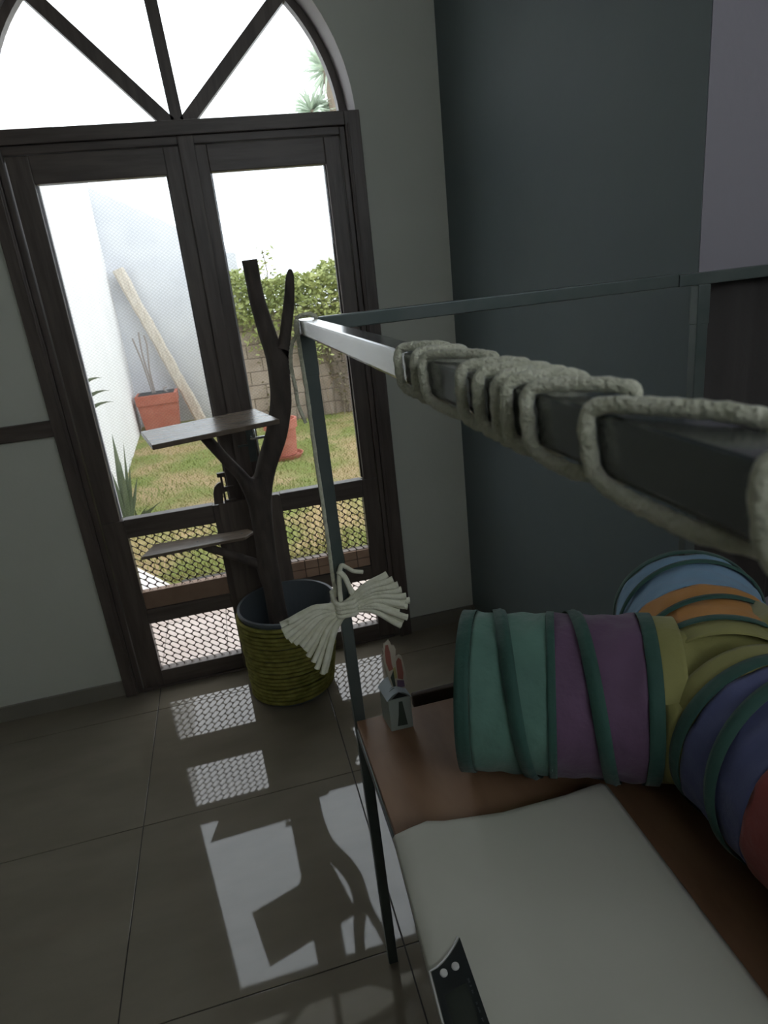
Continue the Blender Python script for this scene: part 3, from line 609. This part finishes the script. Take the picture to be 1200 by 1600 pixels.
# ================================================================== CAT TUNNEL
R_ = 0.1345
tn = root('cat_tunnel', 'soft colourful cat play tunnel with several arms lying on the shelf board', 'cat tunnel', (0.84, -1.82, BZ))
H0 = Vector((0.840, -1.825, BZ+R_+0.003))
def arm_surface(o0, ang, a0, a1, rr=R_, n=None, wr=0.0, seed=0.0, seg=72):
    ax = Vector((cos(ang), sin(ang), 0)); sd = Vector((-sin(ang), cos(ang), 0)); n = n or max(3, int((a1-a0)/0.006)); bm = bmesh.new(); rings = []
    for i in range(n+1):
        s = a0+(a1-a0)*i/n; ring = []
        for k in range(seg):
            t = 2*pi*k/seg; r = rr+wr*(sin(9*t+s*60+seed)*0.5+sin(17*t-s*90+seed*2)*0.35+sin(5*t+s*140)*0.4)-wr*1.2*(1-abs(2*((i/n)-0.5))**2)
            ring.append(bm.verts.new(o0+ax*s+sd*(r*cos(t))+Vector((0, 0, r*sin(t)))))
        rings.append(ring)
    for i in range(n):
        for k in range(seg): bm.faces.new((rings[i][k], rings[i][(k+1) % seg], rings[i+1][(k+1) % seg], rings[i+1][k]))
    return bm
def helix(o0, ang, a0, a1, turns, ph, wd=0.011, rr=R_, hand=1):
    ax = Vector((cos(ang), sin(ang), 0)); sd = Vector((-sin(ang), cos(ang), 0)); bm = bmesh.new(); n = int(72*turns); rows = []
    for i in range(n+1):
        s = a0+(a1-a0)*i/n; t = ph+hand*2*pi*turns*i/n; row = []
        for off, dr in ((-wd, 0.0), (-wd*0.55, 0.0012), (-wd*0.3, 0.0034), (wd*0.05, 0.0014), (wd, 0.0)):
            row.append(bm.verts.new(o0+ax*(s+off)+sd*((rr+dr+0.0022)*cos(t))+Vector((0, 0, (rr+dr+0.0022)*sin(t)))))
        rows.append(row)
    for i in range(n):
        for j in range(4): bm.faces.new((rows[i][j], rows[i][j+1], rows[i+1][j+1], rows[i+1][j]))
    return bm
def tpart(nm, bm, m, lab=None):
    o = link(nm, bm, m, tn, smooth=True, label=lab); o.modifiers.new('t', 'SOLIDIFY').thickness = 0.0012; return o
A1_, A2_, A3_ = radians(153), radians(64), radians(-93)
O1 = Vector((0.751, -1.773, H0.z)); O2 = Vector((0.855, -1.805, H0.z)); O3 = Vector((0.828, -1.905, H0.z))
for o_, a_ in ((O1, A1_), (O2, A2_), (O3, A3_)): tpart('hub_sleeve', arm_surface(o_, a_, -0.035, 0.02, R_-0.003), M['f_olive'])
# arm 1
tpart('fabric_sleeve', arm_surface(O1, A1_, 0.022, 0.160, wr=0.0021), M['f_purple'], 'purple fabric sleeve')
tpart('fabric_sleeve', arm_surface(O1, A1_, 0.160, 0.285, wr=0.0021, seed=2), M['f_teal'], 'teal green fabric sleeve')
tpart('rim_binding', arm_surface(O1, A1_, 0.0, 0.022, R_+0.0024), M['f_dark']); tpart('rim_binding', arm_surface(O1, A1_, 0.285, 0.308, R_+0.0024), M['f_dark'])
tpart('seam_binding', arm_surface(O1, A1_, 0.153, 0.166, R_+0.0022), M['f_dark'])
tpart('spiral_binding', helix(O1, A1_, 0.03, 0.28, 2.016, radians(90-360*0.084/0.124)), M['f_dark'])
# arm 2
tpart('fabric_sleeve', arm_surface(O2, A2_, 0.015, 0.125, wr=0.0021), M['f_orange'], 'orange fabric sleeve'); tpart('fabric_sleeve', arm_surface(O2, A2_, 0.125, 0.255, wr=0.0021, seed=1), M['f_blue'], 'light blue fabric sleeve')
tpart('rim_binding', arm_surface(O2, A2_, 0.0, 0.015, R_+0.0024), M['f_dark']); tpart('rim_binding', arm_surface(O2, A2_, 0.255, 0.270, R_+0.0024), M['f_dark'])
tpart('spiral_binding', helix(O2, A2_, 0.02, 0.25, 1.64, radians(90-360*0.055/0.14), 0.008), M['f_dark'])
# arm 3
tpart('fabric_sleeve', arm_surface(O3, A3_, 0.022, 0.145, wr=0.0021), M['f_navy'], 'navy blue fabric sleeve'); tpart('fabric_sleeve', arm_surface(O3, A3_, 0.145, 0.42, wr=0.0021, seed=1), M['f_red'], 'red fabric sleeve')
tpart('rim_binding', arm_surface(O3, A3_, 0.0, 0.022, R_+0.0024), M['f_dark']); tpart('rim_binding', arm_surface(O3, A3_, 0.42, 0.44, R_+0.0024), M['f_dark'])
tpart('spiral_binding', helix(O3, A3_, 0.025, 0.41, 0.385/0.124, radians(180-360*0.065/0.124)), M['f_dark'])
# olive hub: hull of the arm rims, pulled in between them
bm = bmesh.new(); rims = []
A4_ = radians(-10); O4 = Vector((0.945, -1.80, H0.z))
for o0, a in ((O1, A1_), (O2, A2_), (O3, A3_), (O4, A4_)):
    sd = Vector((-sin(a), cos(a), 0))
    for k in range(36):
        t = 2*pi*k/36; rims.append((o0+sd*(0.132*cos(t))+Vector((0, 0, 0.132*sin(t)))))
vs = [bm.verts.new(p) for p in rims]; g = bmesh.ops.convex_hull(bm, input=vs)
dd = [e for e in g['geom_interior'] if isinstance(e, bmesh.types.BMVert)]+[e for e in g['geom_unused'] if isinstance(e, bmesh.types.BMVert)]
bmesh.ops.delete(bm, geom=list({v for v in dd if v.is_valid}), context='VERTS')
bmesh.ops.subdivide_edges(bm, edges=[e for e in bm.edges if e.calc_length() > 0.04], cuts=5, use_grid_fill=True)
bmesh.ops.triangulate(bm, faces=bm.faces)
for v in bm.verts:
    dmin = min((v.co-p).length for p in rims)
    k = min(1.0, dmin/0.055); c = Vector((H0.x+0.01, H0.y, v.co.z*0.4+H0.z*0.6))
    v.co = v.co.lerp(c, 0.5*k)+Vector((0, 0, 0.004*sin(v.co.x*70)*sin(v.co.y*60)*k))
for it in range(2): bmesh.ops.smooth_vert(bm, verts=[v for v in bm.verts if min((v.co-p).length for p in rims) > 0.012], factor=0.5, use_axis_x=True, use_axis_y=True, use_axis_z=True)
bmesh.ops.recalc_face_normals(bm, faces=bm.faces)
tpart('hub', bm, M['f_olive'], 'slack olive fabric hub joining the arms')

# ================================================================== DIGITAL SCALE
sc = root('digital_scale', 'off white digital weighing scale with a dark display on the shelf board', 'scale', (0.46, -2.1, BZ))
prof = [(0.0, -0.010), (0.012, -0.003), (0.08, -0.001), (0.162, 0.0), (0.24, -0.0015), (0.5, -0.003), (0.8, -0.001), (0.93, 0.002), (0.975, 0.0015), (1.0, -0.004)]
def sx0(y): return 0.290+(y+1.80)*0.0585 if y > -2.09 else 0.273+(y+2.09)*0.02
def sx1(y): return 0.641+(y+1.81)*0.036 if y > -2.2 else 0.627
def far(t): return -1.799+0.010*math.exp(-((t-0.16)/0.10)**2)-0.016*t+0.000*t*t-0.010*sin(pi*max(0, (t-0.16)/0.84))*0.6
rows_y = [0.0, 0.004, 0.012, 0.03]+[0.03+0.54*k/18 for k in range(1, 19)]
ZS = 0.728; bm = bmesh.new(); grid = []
for j, dy in enumerate(rows_y):
    row = []
    for t, dz in prof:
        y = far(t)-dy; xx = sx0(y)+(sx1(y)-sx0(y))*t; row.append(bm.verts.new((xx, y, ZS+dz-(0.004 if j == 0 else 0.001 if j == 1 else 0))))
    grid.append(row)
for j in range(len(grid)-1):
    for i in range(len(prof)-1): bm.faces.new((grid[j][i], grid[j][i+1], grid[j+1][i+1], grid[j+1][i]))
bmesh.ops.recalc_face_normals(bm, faces=bm.faces)
if sum(f.normal.z for f in bm.faces) < 0: bmesh.ops.reverse_faces(bm, faces=bm.faces)
o = link('tray', bm, M['scale'], sc, smooth=True); md = o.modifiers.new('t', 'SOLIDIFY'); md.thickness = 0.010; md.offset = -1
link('base', bx(0.312, 0.61, -2.30, -1.845, BZ+0.006, ZS-0.013, bev=0.004), M['scale'], sc)
for fx in (0.335, 0.585):
    for fy in (-2.27, -1.87): link('foot', lathe([(0, BZ, 0), (0.012, BZ, 0), (0.012, BZ+0.007, 0), (0, BZ+0.007, 0)], (fx, fy), 12), M['black'], sc)
ZP = ZS+0.0002
pan = [(0.3285, -1.989), (0.3345, -2.06), (0.334, -2.28), (0.277, -2.28), (0.2775, -2.024)]
crv = [(0.2775+(0.3285-0.2775)*s, -2.024+0.035*(s**1.6)) for s in (0.2, 0.4, 0.6, 0.8, 0.93)]
pan = [(0.3285, -1.9895), (0.3247, -2.093), (0.318, -2.28), (0.276, -2.28), (0.2775, -2.078), (0.281, -2.020)]
crv = [(0.281+(0.3285-0.281)*s, -2.020+0.030*(s**1.7)) for s in (0.2, 0.4, 0.6, 0.8, 0.93)]
pn = link('display_panel', prism(pan+crv, 'z', ZP-0.004, ZP+0.0008), M['black'], sc)
pan2 = [(x-0.0022, y+0.0015) for x, y in [pan[-2], pan[-1]]+crv+[pan[0]]]
bm = tube([(x, y, ZP+0.0004) for x, y in [(0.2745, -2.28)]+pan2], 0.0013, 6); link('panel_bezel', bm, M['button'], sc, smooth=True)
def sub(nm, bm, m, parent):
    o = link(nm, bm, m, None); o.parent = parent; o.matrix_parent_inverse = Matrix.Identity(4); return o
sub('lcd_window', prism([(0.287, -2.052), (0.3155, -2.045), (0.309, -2.27), (0.281, -2.27)], 'z', ZP, ZP+0.0014), M['lcd'], pn)
for x, y in ((0.3105, -2.0235), (0.2945, -2.0268)):
    sub('button', lathe([(0, ZP+0.0042, 0), (0.0034, ZP+0.0040, 0), (0.0046, ZP+0.003, 0), (0.0048, ZP+0.0005, 0)], (x, y), 20), M['button'], pn)
bm = bmesh.new()
for k, (y, l) in enumerate(((-2.042, 5), (-2.050, 2), (-2.056, 4), (-2.070, 3), (-2.076, 6), (-2.088, 4), (-2.097, 5))):
    for q in range(l): bx(0.3185-0.0001*k+0.0002*(q % 2), 0.3215-0.0003*k-0.0004*(q % 3), y-q*0.0011, y-q*0.0011+0.0005, ZP+0.0006, ZP+0.0010, bm=bm)
sub('printed_marks', bm, M['mark'], pn)

# ================================================================== SMALL CARTON
ca = root('gift_carton', 'small pale green card carton with a gable top and red cutout on the shelf', 'box', (0.378, -1.50, BZ))
fp = [(0.359, -1.524), (0.4025, -1.525), (0.397, -1.4735), (0.3535, -1.473)]
link('carton_body', prism(fp, 'z', BZ, BZ+0.070), M['carton'], ca)
bm = bmesh.new(); zt = BZ+0.070; r1, r2 = Vector((0.3815, -1.527, zt+0.016)), Vector((0.376, -1.474, zt+0.020))
def flap(a, b, c, d, nb):
    rws = []
    for k in range(nb+1):
        s = k/nb; bow_ = 0.004*sin(pi*s); p = Vector(a).lerp(Vector(d), s)+Vector((0, 0, bow_)); q = Vector(b).lerp(Vector(c), s)+Vector((0, 0, bow_)); rws.append((bm.verts.new(p), bm.verts.new(q)))
    for k in range(nb): bm.faces.new((rws[k][0], rws[k][1], rws[k+1][1], rws[k+1][0]))
flap((0.357, -1.526, zt), (0.3515, -1.472, zt), r2, r1, 6); flap((0.4045, -1.527, zt), (0.399, -1.4725, zt), r2, r1, 6)
o = link('top_flaps', bm, M['cartontop'], ca); o.modifiers.new('t', 'SOLIDIFY').thickness = 0.0008
bm = bmesh.new()
for k in range(6):
    y = -1.512+k*0.0045; s0, s1 = 0.12, 0.86
    p = Vector((0.357+0.0000, y, zt)).lerp(Vector((0.3795, y, zt+0.018)), s0); q = Vector((0.356, y, zt)).lerp(Vector((0.379, y, zt+0.018)), s1); m2 = p.lerp(q, 0.5)+Vector((0, 0, 0.0046))
    tube(catmull([p+Vector((0, 0, 0.0022)), m2, q+Vector((0, 0, 0.0022))], 3), 0.0007, 4, bm)
link('stripes', bm, M['print'], ca)
fz = lambda s, z: (0.359+(0.4025-0.359)*s, BZ+0.070*z)
link('printed_shape', prism([fz(.30, .14), fz(.76, .12), fz(.70, .45), fz(.62, .9), fz(.46, .9), fz(.40, .5)], 'y', -1.5258, -1.524), M['print'], ca)
link('opening_shade', prism([(0.366, zt+0.001), (0.398, zt+0.001), (0.3815, zt+0.013)], 'y', -1.5235, -1.5225), M['black'], ca)  # black plate painting the shade inside the open gable end
out = [(0.375, 0.770), (0.368, 0.800), (0.364, 0.830), (0.362, 0.848), (0.365, 0.852), (0.363, 0.862), (0.3655, 0.866), (0.3660, 0.874), (0.371, 0.876), (0.3765, 0.881), (0.379, 0.876), (0.3805, 0.868), (0.386, 0.866), (0.388, 0.858), (0.3865, 0.846), (0.384, 0.838), (0.388, 0.842), (0.394, 0.8435), (0.398, 0.840), (0.400, 0.826), (0.403, 0.806), (0.404, 0.785), (0.399, 0.770)]
cut = link('cutout', prism(out, 'y', -1.508, -1.503), M['cream'], ca, label='upright cream edged cutout with red and yellow print')
sub('print_patch', prism([(0.3705, 0.815), (0.3665, 0.835), (0.3665, 0.858), (0.369, 0.872), (0.374, 0.872), (0.3765, 0.855), (0.377, 0.830), (0.379, 0.818)], 'y', -1.5088, -1.508), M['redprint'], cut)
sub('print_patch', prism([(0.386, 0.795), (0.386, 0.832), (0.391, 0.840), (0.396, 0.834), (0.398, 0.805), (0.396, 0.790)], 'y', -1.5088, -1.508), M['redprint'], cut)
sub('print_patch', prism([(0.379, 0.796), (0.3785, 0.818), (0.383, 0.822), (0.385, 0.797)], 'y', -1.5088, -1.508), M['yellowprint'], cut)
sub('print_patch', prism([(0.383, 0.774), (0.384, 0.792), (0.397, 0.788), (0.398, 0.774)], 'y', -1.5087, -1.508), M['f_purple'], cut)
sub('print_patch', prism([(0.376, 0.775), (0.372, 0.800), (0.379, 0.815), (0.380, 0.775)], 'y', -1.5088, -1.508), M['print'], cut)
